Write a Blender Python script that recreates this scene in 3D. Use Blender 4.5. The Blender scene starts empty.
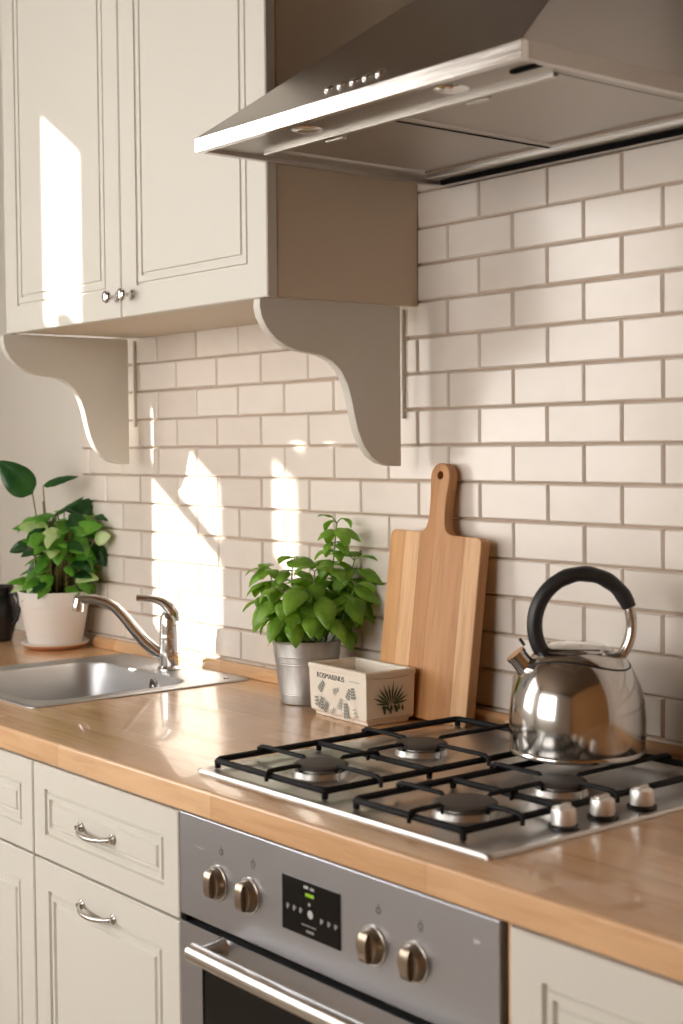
import bpy, bmesh, math, random
from mathutils import Vector, Matrix, Quaternion
sc = bpy.context.scene
COL = sc.collection
R = random.Random(7)
PI = math.pi

# ------------------------------------------------------------------ materials
def mat(name, color=(.8, .8, .8), rough=.5, metal=0., spec=.5, coat=0., **k):
    m = bpy.data.materials.new(name); m.use_nodes = True
    b = m.node_tree.nodes['Principled BSDF']
    b.inputs['Base Color'].default_value = (*color, 1)
    b.inputs['Roughness'].default_value = rough
    b.inputs['Metallic'].default_value = metal
    b.inputs['Specular IOR Level'].default_value = spec
    b.inputs['Coat Weight'].default_value = coat
    for a, v in k.items():
        b.inputs[a.replace('_', ' ')].default_value = v
    return m
def N(m, t, **k):
    n = m.node_tree.nodes.new(t)
    for a, v in k.items():
        setattr(n, a, v)
    return n
def L(m, a, b): m.node_tree.links.new(a, b)
def bsdf(m): return m.node_tree.nodes['Principled BSDF']
def coords(m, scale=(1, 1, 1), rot=(0, 0, 0), loc=(0, 0, 0)):
    tc = N(m, 'ShaderNodeTexCoord'); mp = N(m, 'ShaderNodeMapping')
    mp.inputs['Scale'].default_value = scale; mp.inputs['Rotation'].default_value = rot; mp.inputs['Location'].default_value = loc
    L(m, tc.outputs['Object'], mp.inputs['Vector']); return mp.outputs['Vector']
def noise(m, vec, scale, detail=3, rough=.5, dist=0):
    n = N(m, 'ShaderNodeTexNoise'); n.inputs['Scale'].default_value = scale; n.inputs['Detail'].default_value = detail
    n.inputs['Roughness'].default_value = rough; n.inputs['Distortion'].default_value = dist
    L(m, vec, n.inputs['Vector']); return n.outputs['Fac']
def ramp(m, fac, stops):
    n = N(m, 'ShaderNodeValToRGB'); cr = n.color_ramp
    while len(cr.elements) > len(stops): cr.elements.remove(cr.elements[-1])
    while len(cr.elements) < len(stops): cr.elements.new(1)
    for e, (p, c) in zip(cr.elements, stops):
        e.position = p; e.color = (*c, 1) if len(c) == 3 else c
    L(m, fac, n.inputs['Fac']); return n.outputs['Color']
def mixc(m, fac, a, b, mode='MIX'):
    n = N(m, 'ShaderNodeMix', data_type='RGBA', blend_type=mode)
    for s, v in ((n.inputs[0], fac), (n.inputs[6], a), (n.inputs[7], b)):
        if hasattr(v, 'node'): L(m, v, s)
        elif isinstance(v, (int, float)): s.default_value = v
        else: s.default_value = (*v, 1)
    return n.outputs[2]
def bump(m, h, strength=.2, dist=.002):
    n = N(m, 'ShaderNodeBump'); n.inputs['Strength'].default_value = strength; n.inputs['Distance'].default_value = dist
    L(m, h, n.inputs['Height']); L(m, n.outputs['Normal'], bsdf(m).inputs['Normal'])

def wood(name, c1, c2, c3, along='X', rough=.35, stave=.045, length=.42, coat=.15, seam=.25):
    """butcher block: staves running along one axis, each with its own tone, plus grain"""
    m = mat(name, c1, rough, coat=coat)
    tc = N(m, 'ShaderNodeTexCoord'); sp = N(m, 'ShaderNodeSeparateXYZ'); L(m, tc.outputs['Object'], sp.inputs[0])
    cb = N(m, 'ShaderNodeCombineXYZ')
    ax = {'X': ('X', 'Y', 'Z'), 'Z': ('Z', 'X', 'Y')}[along]
    L(m, sp.outputs[ax[0]], cb.inputs[0])
    ad = N(m, 'ShaderNodeMath', operation='ADD'); L(m, sp.outputs[ax[1]], ad.inputs[0])
    if along == 'X': L(m, sp.outputs[ax[2]], ad.inputs[1])
    else: ad.inputs[1].default_value = 0
    a2 = N(m, 'ShaderNodeMath', operation='ADD'); a2.inputs[1].default_value = .018 if along == 'X' else 0
    L(m, ad.outputs[0], a2.inputs[0]); L(m, a2.outputs[0], cb.inputs[1])
    br = N(m, 'ShaderNodeTexBrick'); L(m, cb.outputs[0], br.inputs['Vector'])
    br.offset = .37; br.offset_frequency = 2
    br.inputs['Scale'].default_value = 1; br.inputs['Brick Width'].default_value = length; br.inputs['Row Height'].default_value = stave
    br.inputs['Mortar Size'].default_value = .0004; br.inputs['Mortar Smooth'].default_value = .3
    br.inputs['Color1'].default_value = (0, 0, 0, 1); br.inputs['Color2'].default_value = (1, 1, 1, 1); br.inputs['Mortar'].default_value = (.5, .5, .5, 1)
    col = ramp(m, br.outputs['Color'], [(.12, c3), (.5, c1), (.85, c2)])
    mp = N(m, 'ShaderNodeMapping'); L(m, tc.outputs['Object'], mp.inputs['Vector'])
    mp.inputs['Scale'].default_value = (2.2, 26, 26) if along == 'X' else (30, 30, 2.2)
    g = noise(m, mp.outputs['Vector'], 3, 5, .6, .6)
    gc = ramp(m, g, [(.3, (.72, .62, .52)), (.5, (.95, .93, .9)), (.75, (1.08, 1.05, 1.0))])
    col = mixc(m, .75 if along == 'Z' else .5, col, gc, 'MULTIPLY')
    big = noise(m, coords(m, (1, 1.6, 1)), 3.5, 2)
    col = mixc(m, .5, col, ramp(m, big, [(.3, (.82, .76, .7)), (.65, (1.05, 1.04, 1.02))]), 'MULTIPLY')
    dk = mixc(m, br.outputs['Fac'], col, tuple(x * seam for x in c1))
    fin = mixc(m, .55, col, dk)
    L(m, fin, bsdf(m).inputs['Base Color'])
    bump(m, g, .06, .001)
    return m

M = {}
M['worktop'] = wood('oak_worktop', (.70, .44, .245), (.75, .49, .285), (.62, .365, .185), rough=.25, coat=.35)
M['board'] = wood('board_wood', (.68, .38, .17), (.80, .51, .275), (.54, .265, .10), along='Z', rough=.5, stave=.036, length=3, coat=0, seam=.6)
M['floorwood'] = wood('floor_wood', (.40, .33, .265), (.44, .365, .295), (.35, .29, .23), rough=.35, stave=.12, length=1.2, coat=0)
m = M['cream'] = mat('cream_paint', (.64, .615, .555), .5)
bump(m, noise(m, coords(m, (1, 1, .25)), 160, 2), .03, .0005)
M['cream_shaded'] = mat('shaded_cabinet_side', (.62, .525, .405), .5)  # cream turned tan, carries the warm shade on the carcass side
M['wall'] = m = mat('wall_plaster', (.70, .665, .60), .9)
bump(m, noise(m, coords(m), 60, 4), .15, .001)
M['white'] = mat('white_paint', (.82, .81, .78), .6)
M['ceil'] = mat('ceiling_boards', (.13, .082, .045), .75)
M['brownwall'] = mat('brown_wall', (.34, .155, .045), .8)
M['grout'] = m = mat('grout', (.46, .36, .28), .95)
bump(m, noise(m, coords(m), 400, 3), .3, .001)
# glazed tile with a tint per tile
M['tile'] = m = mat('glazed_tile', (.76, .70, .64), .2, coat=.12, Coat_Roughness=.12)
at = N(m, 'ShaderNodeAttribute', attribute_name='tint')
n1 = noise(m, coords(m, (1, 1, 1.5)), 13, 2, .5)
c = mixc(m, at.outputs['Fac'], (.72, .655, .585), (.81, .75, .685))
c = mixc(m, .35, c, ramp(m, n1, [(.3, (.93, .905, .88)), (.6, (1.03, 1.02, 1.01))]), 'MULTIPLY')
L(m, c, bsdf(m).inputs['Base Color'])
n2 = noise(m, coords(m, (1, 1, 1.6)), 22, 3)
bump(m, n2, .10, .003)
bsdf(m).inputs['Roughness'].default_value = .24

def steel(name, col, rough, streak=(1, 60, 60), amt=.1):
    m = mat(name, col, rough, 1.)
    n = noise(m, coords(m, streak), 12, 4)
    L(m, ramp(m, n, [(.3, (max(rough - amt, .02),) * 3), (.7, (rough + amt,) * 3)]), bsdf(m).inputs['Roughness'])
    return m
M['brushed'] = steel('brushed_steel', (.46, .475, .52), .34, (.6, 40, 40), .03)
M['hood'] = steel('hood_steel', (.50, .465, .43), .30, (.6, 30, 30), .012)
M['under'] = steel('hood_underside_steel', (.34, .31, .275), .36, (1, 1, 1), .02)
M['rail'] = steel('hood_rail_steel', (.80, .79, .78), .18)
M['filterrail'] = steel('filter_rail_steel', (.55, .52, .48), .35)
M['filter'] = m = mat('filter_mesh', (.42, .39, .36), .42, 1.)
w = N(m, 'ShaderNodeTexVoronoi'); w.inputs['Scale'].default_value = 260; L(m, coords(m), w.inputs['Vector']); bump(m, w.outputs['Distance'], .25, .001)
M['sink'] = steel('sink_steel', (.50, .50, .51), .42, (1, 1, 1), .03)
M['chrome'] = mat('chrome', (.78, .78, .79), .07, 1.)
M['polish'] = mat('polished_kettle_steel', (.57, .55, .53), .13, 1.)
M['nickel'] = mat('satin_nickel', (.58, .55, .52), .25, 1.)
M['knobsteel'] = mat('knob_steel', (.36, .305, .24), .3, 1.)
M['zinc'] = m = mat('zinc', (.50, .49, .48), .5, .9)
L(m, ramp(m, noise(m, coords(m, (1, 1, .4)), 40, 4), [(.3, (.40, .39, .38)), (.7, (.60, .585, .57))]), bsdf(m).inputs['Base Color'])
M['black'] = mat('black_plastic', (.018, .018, .02), .42)
M['iron'] = m = mat('cast_iron', (.010, .010, .011), .55, spec=.2)
bump(m, noise(m, coords(m), 300, 2), .2, .0006)
M['cap'] = mat('burner_cap_enamel', (.075, .065, .058), .6, spec=.35)
M['alu'] = mat('burner_ring', (.55, .53, .5), .38, 1.)
M['glass'] = mat('black_glass', (.004, .004, .004), .12, spec=.22)
M['dark'] = mat('dark_gap', (.006, .0055, .005), .9, spec=.08)  # near-black for dark parts and for shade filled into gaps
M['hobplate'] = steel('hob_steel', (.66, .65, .63), .36, (1, 30, 30), .03)
M['knobhob'] = mat('hob_knob', (.86, .84, .81), .38, .7)
M['ceramic'] = mat('cream_ceramic', (.80, .74, .64), .45)
M['ink'] = mat('grey_ink', (.13, .135, .12), .7)
M['inkgrey'] = mat('mid_grey_ink', (.27, .28, .25), .7)
M['inkpale'] = mat('pale_grey_ink', (.42, .43, .39), .7)
M['inkgreen'] = mat('green_ink', (.05, .085, .035), .7)
M['inkbrown'] = mat('brown_ink', (.28, .20, .12), .7)
M['whitepot'] = mat('white_ceramic', (.80, .76, .72), .3)
M['terracotta'] = mat('terracotta', (.62, .30, .14), .7)
M['soil'] = m = mat('soil', (.035, .024, .016), .95)
bump(m, noise(m, coords(m), 150, 4), .8, .004)
M['jug'] = mat('dark_stoneware', (.025, .022, .022), .25)
M['stem'] = mat('green_stem', (.20, .32, .08), .5)
M['brownstem'] = mat('brown_stem', (.22, .19, .08), .6)
M['print'] = mat('white_print', (.45, .45, .45), .6)
M['mark'] = mat('grey_print', (.10, .10, .10), .5)
m = M['led'] = mat('green_led', (.3, .6, .02), .5)
bsdf(m).inputs['Emission Color'].default_value = (.55, .9, .05, 1); bsdf(m).inputs['Emission Strength'].default_value = .15
def leafmat(name, c1, c2, c3=None, rough=.38):
    m = mat(name, c1, rough, spec=.45)
    n = noise(m, coords(m), 28, 3)
    col = ramp(m, n, [(.32, c1), (.62, c2)] + ([(.8, c3)] if c3 else []))
    L(m, col, bsdf(m).inputs['Base Color'])
    out = m.node_tree.nodes['Material Output']
    tr = N(m, 'ShaderNodeBsdfTranslucent'); mx = N(m, 'ShaderNodeMixShader'); mx.inputs[0].default_value = .32
    L(m, mixc(m, 1., col, (1.25, 1.35, .6), 'MULTIPLY'), tr.inputs['Color'])
    L(m, bsdf(m).outputs[0], mx.inputs[1]); L(m, tr.outputs[0], mx.inputs[2]); L(m, mx.outputs[0], out.inputs['Surface'])
    bump(m, noise(m, coords(m), 180, 2), .15, .001)
    return m
M['basil'] = leafmat('basil_leaf', (.14, .31, .03), (.25, .46, .055), (.37, .56, .10))
M['leafdark'] = leafmat('rubber_leaf', (.018, .075, .02), (.03, .11, .028), rough=.25)
M['leafmid'] = leafmat('mid_leaf', (.08, .28, .03), (.17, .43, .05), (.30, .54, .10))
M['leafpale'] = leafmat('pale_leaf', (.36, .56, .17), (.62, .74, .42), (.3, .52, .1))

# ------------------------------------------------------------------ mesh helpers
def wmat(o):
    return (wmat(o.parent) @ o.matrix_parent_inverse @ o.matrix_basis) if o.parent else o.matrix_basis.copy()
class MB:
    def __init__(s): s.v = []; s.f = []
    def add(s, v, f):
        o = len(s.v); s.v += [tuple(x) for x in v]; s.f += [tuple(i + o for i in q) for q in f]; return s
    def box(s, x0, y0, z0, x1, y1, z1, mtx=None):
        v = [Vector(q) for q in ((x0, y0, z0), (x1, y0, z0), (x1, y1, z0), (x0, y1, z0), (x0, y0, z1), (x1, y0, z1), (x1, y1, z1), (x0, y1, z1))]
        if mtx: v = [mtx @ q for q in v]
        return s.add(v, [(3, 2, 1, 0), (4, 5, 6, 7), (0, 1, 5, 4), (1, 2, 6, 5), (2, 3, 7, 6), (3, 0, 4, 7)])
    def lathe(s, prof, n=40, c=(0, 0, 0), mtx=None):
        """prof: (r, z) list; r == 0 closes to a point"""
        v = []; f = []; rows = []
        for r, z in prof:
            if r < 1e-6:
                rows.append([len(v)]); v.append(Vector((c[0], c[1], c[2] + z)))
            else:
                rows.append(list(range(len(v), len(v) + n)))
                v += [Vector((c[0] + r * math.cos(2 * PI * i / n), c[1] + r * math.sin(2 * PI * i / n), c[2] + z)) for i in range(n)]
        for a, b in zip(rows, rows[1:]):
            for i in range(n):
                j = (i + 1) % n
                if len(a) == 1 and len(b) == 1: break
                if len(a) == 1: f.append((a[0], b[j], b[i]))
                elif len(b) == 1: f.append((a[i], a[j], b[0]))
                else: f.append((a[i], a[j], b[j], b[i]))
        if mtx: v = [mtx @ q for q in v]
        return s.add(v, f)
    def tube(s, pts, r, n=12, cap=True, sx=1., up=None):
        """swept tube; r a number or list; sx flattens across"""
        pts = [Vector(p) for p in pts]; k = len(pts)
        rs = r if isinstance(r, (list, tuple)) else [r] * k
        T = [((pts[min(i + 1, k - 1)] - pts[max(i - 1, 0)]).normalized()) for i in range(k)]
        u = Vector(up) if up else (Vector((0, 0, 1)) if abs(T[0].z) < .9 else Vector((1, 0, 0)))
        v = []; f = []
        for i in range(k):
            u = (u - T[i] * u.dot(T[i])).normalized(); w = T[i].cross(u)
            for j in range(n):
                a = 2 * PI * j / n
                v.append(pts[i] + (w * math.cos(a) * sx + u * math.sin(a)) * rs[i])
        for i in range(k - 1):
            for j in range(n):
                q = (j + 1) % n
                f.append((i * n + j, i * n + q, (i + 1) * n + q, (i + 1) * n + j))
        if cap:
            f.append(tuple(range(n - 1, -1, -1))); f.append(tuple((k - 1) * n + j for j in range(n)))
        return s.add(v, f)
    def prism(s, poly, a, b, axis='x'):
        """poly of 2D points; axis x: (y,z) polygon from x=a..b; y: (x,z); z: (x,y)"""
        n = len(poly)
        mk = {'x': lambda p, t: (t, p[0], p[1]), 'y': lambda p, t: (p[0], t, p[1]), 'z': lambda p, t: (p[0], p[1], t)}[axis]
        v = [mk(p, a) for p in poly] + [mk(p, b) for p in poly]
        f = [tuple(range(n)), tuple(range(2 * n - 1, n - 1, -1))] + [(i, i + n, (i + 1) % n + n, (i + 1) % n) for i in range(n)]
        return s.add(v, f)
    def build(s, name, material, parent=None, smooth=35, bevel=0, seg=2, weld=False, loc=None):
        me = bpy.data.meshes.new(name); me.from_pydata(s.v, [], s.f); me.update()
        bm = bmesh.new(); bm.from_mesh(me)
        if weld: bmesh.ops.remove_doubles(bm, verts=bm.verts, dist=1e-5)
        bmesh.ops.recalc_face_normals(bm, faces=bm.faces)
        if bevel:
            es = [e for e in bm.edges if len(e.link_faces) == 2 and e.calc_face_angle(0) > .5]
            bmesh.ops.bevel(bm, geom=es, offset=bevel, segments=seg, affect='EDGES', profile=.5, clamp_overlap=True)
        if loc: bmesh.ops.translate(bm, verts=bm.verts, vec=-Vector(loc))
        bm.to_mesh(me); bm.free()
        if smooth:
            for p in me.polygons: p.use_smooth = True
            me.set_sharp_from_angle(angle=math.radians(smooth))
        o = bpy.data.objects.new(name, me); COL.objects.link(o)
        for x in (material if isinstance(material, list) else [material]): me.materials.append(x)
        if loc: o.location = loc
        if parent:
            o.parent = parent
            o.matrix_parent_inverse = wmat(parent).inverted()
        return o
def tag(o, label=None, cat=None, group=None, kind=None):
    for k, v in (('label', label), ('category', cat), ('group', group), ('kind', kind)):
        if v: o[k] = v
    return o
def thing(name, loc, label, cat, group=None):
    o = bpy.data.objects.new(name, None); COL.objects.link(o); o.location = loc; o.empty_display_size = .05
    return tag(o, label, cat, group)
def struct(o): o['kind'] = 'structure'; return o
def rrect(x0, y0, x1, y1, r, n=6):
    p = []
    for cx, cy, a in ((x1 - r, y1 - r, 0), (x0 + r, y1 - r, PI / 2), (x0 + r, y0 + r, PI), (x1 - r, y0 + r, 3 * PI / 2)):
        for i in range(n + 1):
            t = a + PI / 2 * i / n; p.append((cx + r * math.cos(t), cy + r * math.sin(t)))
    return p
def loft(rings, close_first=True, close_last=True):
    mb = MB(); n = len(rings[0]); v = [p for r in rings for p in r]; f = []
    for k in range(len(rings) - 1):
        for i in range(n):
            j = (i + 1) % n; f.append((k * n + i, k * n + j, (k + 1) * n + j, (k + 1) * n + i))
    if close_first: f.append(tuple(range(n)))
    if close_last: f.append(tuple(len(v) - n + i for i in range(n)))
    return mb.add(v, f)
def panel(x0, z0, x1, z1, yf, th, prof):
    """front panel in the xz plane facing -y; prof = [(inset, depth)] rings, last one filled"""
    rings = [[(x0, yf + th, z0), (x1, yf + th, z0), (x1, yf + th, z1), (x0, yf + th, z1)]]
    for i, d in prof:
        rings.append([(x0 + i, yf + d, z0 + i), (x1 - i, yf + d, z0 + i), (x1 - i, yf + d, z1 - i), (x0 + i, yf + d, z1 - i)])
    return loft(rings)
def text_obj(name, body, size, mtx, material, parent, ext=.0002, sx=1.):
    cu = bpy.data.curves.new('t', 'FONT'); cu.body = body; cu.size = size; cu.extrude = ext; cu.align_x = 'CENTER'; cu.align_y = 'CENTER'
    to = bpy.data.objects.new('t', cu); COL.objects.link(to)
    dg = bpy.context.evaluated_depsgraph_get(); me = bpy.data.meshes.new_from_object(to.evaluated_get(dg))
    bpy.data.objects.remove(to); 
    me.transform(mtx @ Matrix.Diagonal((sx, 1, 1, 1))); mb = MB(); mb.add([v.co for v in me.vertices], [tuple(p.vertices) for p in me.polygons])
    return mb

# ------------------------------------------------------------------ the room
XL, XR, YF, ZC = -1.62, 2.45, -3.5, 2.66
SX, RZ, Z0 = .0753, .0609, 1.354       # tile half pitch, course height, reference joint height

mb = MB(); mb.box(XL - .1, YF - .1, -.05, XR + .1, .1, 0); struct(mb.build('floor', M['floorwood'], smooth=0))
mb = MB(); mb.box(XL - .1, YF - .1, ZC, XR + .1, .1, ZC + .05); struct(mb.build('ceiling', M['ceil'], smooth=0))
mb = MB(); mb.box(XL - .1, .0135, 0, XR + .1, .1, ZC); wb = struct(mb.build('wall_back', M['wall'], smooth=0))
mb = MB(); mb.box(-1.165, .0065, .905, 1.62, .0135, 2.5); struct(mb.build('grout_bed', M['grout'], wb, smooth=0))
# glazed bond, every tile pillowed, laid a little unevenly
mb = MB(); tints = []
fix = {0: .0035, 1: .0034, 2: .002, 3: .0022, 4: .0005, 5: -.001, 6: -.0028, 7: -.003}
rowj = {}
for n in range(-8, 19):
    z0 = Z0 + n * RZ + .0012; z1 = Z0 + (n + 1) * RZ - .0012
    cs = [c_ for c_ in range(-17, 24) if (c_ - n) % 2 == 0]
    edges = [c_ * SX + fix.get(c_, 0) + R.uniform(-.0007, .0007) for c_ in cs]
    for a, b in zip(edges, edges[1:]):
        x0, x1 = a + .0011, b - .0011
        x0 = max(x0, -1.165); x1 = min(x1, 1.62)
        if x1 - x0 < .01: continue
        dz = R.uniform(-.0006, .0006); e = .0030
        yb, ym, yt = .0095, R.uniform(.0043, .0055), R.uniform(-.0005, .0005)
        ring = lambda i, y, s=0: [(x0 + i, y + s * R.uniform(-.0003, .0003), z0 + dz + i), (x1 - i, y, z0 + dz + i), (x1 - i, y + s * R.uniform(-.0003, .0003), z1 + dz - i), (x0 + i, y, z1 + dz - i)]
        q = loft([ring(0, yb), ring(0, ym), ring(.0012, ym - .003), ring(e, yt, 1)], close_first=False)
        k0 = len(mb.f); mb.add(q.v, q.f); tints += [R.random()] * (len(mb.f) - k0)
me = bpy.data.meshes.new('wall_tiles'); me.from_pydata(mb.v, [], mb.f); me.update()
at = me.attributes.new('tint', 'FLOAT', 'FACE')
for i, t in enumerate(tints): at.data[i].value = t
for p in me.polygons: p.use_smooth = True
me.set_sharp_from_angle(angle=math.radians(16)); me.materials.append(M['tile'])
to = bpy.data.objects.new('wall_tiles', me); COL.objects.link(to); to.parent = wb

def holed_wall(name, material, axis, a0, a1, us, vs, holes):
    """wall slab of thickness a0..a1, cut into cells; holes = [(u0,u1,v0,v1)]"""
    U = sorted(set(us + [h[i] for h in holes for i in (0, 1)])); V = sorted(set(vs + [h[i] for h in holes for i in (2, 3)]))
    mb = MB()
    for i in range(len(U) - 1):
        for j in range(len(V) - 1):
            cu, cv = (U[i] + U[i + 1]) / 2, (V[j] + V[j + 1]) / 2
            if any(h[0] < cu < h[1] and h[2] < cv < h[3] for h in holes): continue
            if axis == 'x': mb.box(a0, U[i], V[j], a1, U[i + 1], V[j + 1])
            else: mb.box(U[i], a0, V[j], U[i + 1], a1, V[j + 1])
    return struct(mb.build(name, material, smooth=0))
# sunny side: narrow casements whose beams fall on the door and the tiles
sun_holes = [(-.948, -.68, 1.455, 1.95), (-1.275, -1.11, 2.235, 2.585), (-1.19, -1.11, 2.165, 2.235), (-1.175, -1.08, 1.91, 2.12)]
big = (-2.65, -1.45, 1.0, 2.40)
wl = holed_wall('wall_left', M['wall'], 'x', XL - .025, XL, [YF - .1, .0135], [0, ZC], sun_holes + [big])
def frame(name, x, holes, d=.03):
    mb = MB()
    for (u0, u1, v0, v1) in holes:
        mb.box(x - .03, u0 - d, v0 - d, x + .012, u0, v1 + d); mb.box(x - .03, u1, v0 - d, x + .012, u1 + d, v1 + d)
        mb.box(x - .03, u0, v0 - d, x + .012, u1, v0); mb.box(x - .03, u0, v1, x + .012, u1, v1 + d)
    return struct(mb.build(name, M['white'], smooth=0))
w1 = frame('window_1', XL, sun_holes[:1], .02); frame('window_2', XL, sun_holes[3:4], .02)
MB().box(XL - .03, -1.11, 2.145, XL + .012, -1.09, 2.605).box(XL - .03, -1.295, 2.215, XL + .012, -1.275, 2.605).box(XL - .03, -1.275, 2.585, XL + .012, -1.11, 2.605).box(XL - .03, -1.275, 2.215, XL + .012, -1.19, 2.235).box(XL - .03, -1.19, 2.145, XL + .012, -1.11, 2.165).build('window_3', M['white'], smooth=0)['kind'] = 'structure'
MB().box(XL - .02, -.948, 1.790, XL - .01, -.68, 1.822).build('glazing_bar', M['white'], w1, smooth=0)
lit = mat('fill_glow_panel', (.8, .8, .8), .8)  # glowing panel added in the left window as fill, also stops the sun
bsdf(lit).inputs['Emission Color'].default_value = (1., .965, .915, 1); bsdf(lit).inputs['Emission Strength'].default_value = 6.5
w4 = frame('window_4', XL, [big], .05)
mb = MB(); mb.box(XL - .02, big[0], big[2], XL - .012, big[1], big[3]); mb.build('fill_glow_panel', lit, w4, smooth=0)
mb = MB()
mb.box(XL - .012, -1.935, big[2], XL + .01, -1.905, big[3]); mb.box(XL - .012, big[0], 1.72, XL + .008, big[1], 1.75); mb.build('glazing_bar', M['white'], w4, smooth=0)
# front wall with an unseen wide window, added to light the room
fh = (-1.15, .75, .95, 2.30)
holed_wall('wall_front', M['wall'], 'y', YF - .03, YF, [XL - .1, XR + .1], [0, ZC], [fh])
lit2 = mat('fill_glow_panel_front', (.8, .8, .8), .8)  # second added glowing panel, fill from the front
bsdf(lit2).inputs['Emission Color'].default_value = (1., .98, .95, 1); bsdf(lit2).inputs['Emission Strength'].default_value = 7.6
mb = MB()
for u0, u1 in ((fh[0] - .04, fh[0]), (fh[1], fh[1] + .04), (-.22, -.18)): mb.box(u0, YF - .03, fh[2], u1, YF + .015, fh[3])
for v0, v1 in ((fh[2] - .04, fh[2]), (fh[3], fh[3] + .04)): mb.box(fh[0] - .04, YF - .03, v0, fh[1] + .04, YF + .015, v1)
w5 = struct(mb.build('window_5', M['white'], smooth=0))
mb = MB(); mb.box(fh[0], YF - .025, fh[2], fh[1], YF - .015, fh[3]); mb.build('fill_glow_panel', lit2, w5, smooth=0)
mb = MB(); mb.box(XR, YF - .1, 0, XR + .1, .1, ZC); struct(mb.build('wall_right', M['brownwall'], smooth=0))

# wooden upstand along the wall
mb = MB(); mb.prism([(-.004, .9002), (-.019, .9002), (-.019, .917), (-.013, .924), (-.004, .925)], -1.09, 1.6)
struct(mb.build('trim_1', M['worktop'], smooth=0, bevel=.0015))

# ------------------------------------------------------------------ worktop
sx0, sx1, sy0, sy1 = -.90, -.49, -.47, -.06
bm = bmesh.new()
xs = [XL, sx0, sx1, 1.62]; ys = [-.607, sy0, sy1, 0.0]
g = {(i, j, k): bm.verts.new((xs[i], ys[j], (.862, .9)[k])) for i in range(4) for j in range(4) for k in range(2)}
cell = lambda i, j: 0 <= i < 3 and 0 <= j < 3 and not (i == 1 and j == 1)
for i in range(3):
    for j in range(3):
        if not cell(i, j): continue
        bm.faces.new([g[i, j, 1], g[i + 1, j, 1], g[i + 1, j + 1, 1], g[i, j + 1, 1]])
        bm.faces.new([g[i, j, 0], g[i, j + 1, 0], g[i + 1, j + 1, 0], g[i + 1, j, 0]])
        for (di, dj, a, b) in ((0, -1, (i, j), (i + 1, j)), (1, 0, (i + 1, j), (i + 1, j + 1)), (0, 1, (i + 1, j + 1), (i, j + 1)), (-1, 0, (i, j + 1), (i, j))):
            if not cell(i + di, j + dj):
                bm.faces.new([g[a[0], a[1], 0], g[b[0], b[1], 0], g[b[0], b[1], 1], g[a[0], a[1], 1]])
bmesh.ops.recalc_face_normals(bm, faces=bm.faces)
es = [e for e in bm.edges if all(abs(v.co.y + .607) < 1e-5 for v in e.verts) and abs(e.verts[0].co.z - e.verts[1].co.z) < 1e-5]
bmesh.ops.bevel(bm, geom=es, offset=.0045, segments=4, affect='EDGES', profile=.5)
me = bpy.data.meshes.new('worktop'); bm.to_mesh(me); bm.free(); me.materials.append(M['worktop'])
for p in me.polygons: p.use_smooth = True
me.set_sharp_from_angle(angle=math.radians(40))
wt = bpy.data.objects.new('worktop', me); COL.objects.link(wt)
tag(wt, 'long oak butcher-block worktop carrying the sink and the gas hob', 'worktop')

# ------------------------------------------------------------------ wall cabinet
CX0, CX1, CYF, CZ0, CZ1 = -.894, .008, -.317, 1.588, 2.45
cab = thing('wall_cabinet', (-.443, 0, CZ0), 'cream double-door wall cabinet hanging on the tiles above the sink', 'cabinet')
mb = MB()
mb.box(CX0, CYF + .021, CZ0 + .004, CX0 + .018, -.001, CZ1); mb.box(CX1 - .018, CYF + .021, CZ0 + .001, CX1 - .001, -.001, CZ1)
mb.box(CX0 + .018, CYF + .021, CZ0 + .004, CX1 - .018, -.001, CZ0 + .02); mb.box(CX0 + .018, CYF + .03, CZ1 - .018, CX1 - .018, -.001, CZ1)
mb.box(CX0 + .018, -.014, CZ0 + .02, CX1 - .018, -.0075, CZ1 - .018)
mb.build('carcass', M['cream_shaded'], cab, smooth=0, bevel=.0008, seg=1)
dprof = [(0, .002), (.002, 0), (.052, 0), (.0535, .0045), (.056, .0045), (.0575, .0008), (.068, .0008), (.0695, .0045), (.072, .0045), (.0735, .0008)]
for a, b, kx in ((CX0, -.4375, -.450), (-.4345, CX1, -.398)):
    d = panel(a, CZ0, b, CZ1, CYF, .019, dprof).build('door', M['cream'], cab, smooth=20)
    mb = MB(); mt = Matrix.Translation((kx, CYF, 1.625)) @ Matrix.Rotation(PI / 2, 4, 'X')
    mb.lathe([(.0, 0), (.008, 0), (.0085, .002), (.005, .004), (.0042, .012), (.006, .015), (.0105, .018), (.0118, .022), (.0105, .026), (.006, .0285), (0, .029)], 24, mtx=mt)
    mb.build('knob', M['chrome'], d); 
# corbels
prof = [(-.326, 1.5865), (-.335, 1.584), (-.336, 1.572), (-.332, 1.556), (-.322, 1.539), (-.305, 1.523), (-.284, 1.512), (-.262, 1.506), (-.236, 1.503), (-.214, 1.500), (-.192, 1.491), (-.174, 1.476), (-.161, 1.455), (-.153, 1.431), (-.147, 1.405), (-.140, 1.380), (-.128, 1.355), (-.111, 1.336), (-.092, 1.325), (-.070, 1.320), (-.046, 1.319), (-.046, 1.5865)]
for x, lab in ((CX1, 'cream scroll-cut bracket under the right end of the wall cabinet, nearer the hood'), (CX0 + .018, 'cream scroll-cut bracket under the left end of the wall cabinet, above the tap and plant')):
    br = thing('shelf_bracket', (x - .009, -.046, 1.32), lab, 'bracket', 'scroll brackets under the wall cabinet')
    mb = MB(); mb.prism([(y + .004, z) for y, z in prof], x - .0185, x - .0005); mb.build('scroll_panel', M['cream'], br, smooth=30, bevel=.0012)
    mb = MB(); mb.box(x - .041, -.008, 1.40, x - .035, -.001, 1.586); mb.build('lit_gap_strip', M['cream'], br, smooth=0, bevel=.001)  # pale strip added to imitate the lit gap behind the bracket

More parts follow.
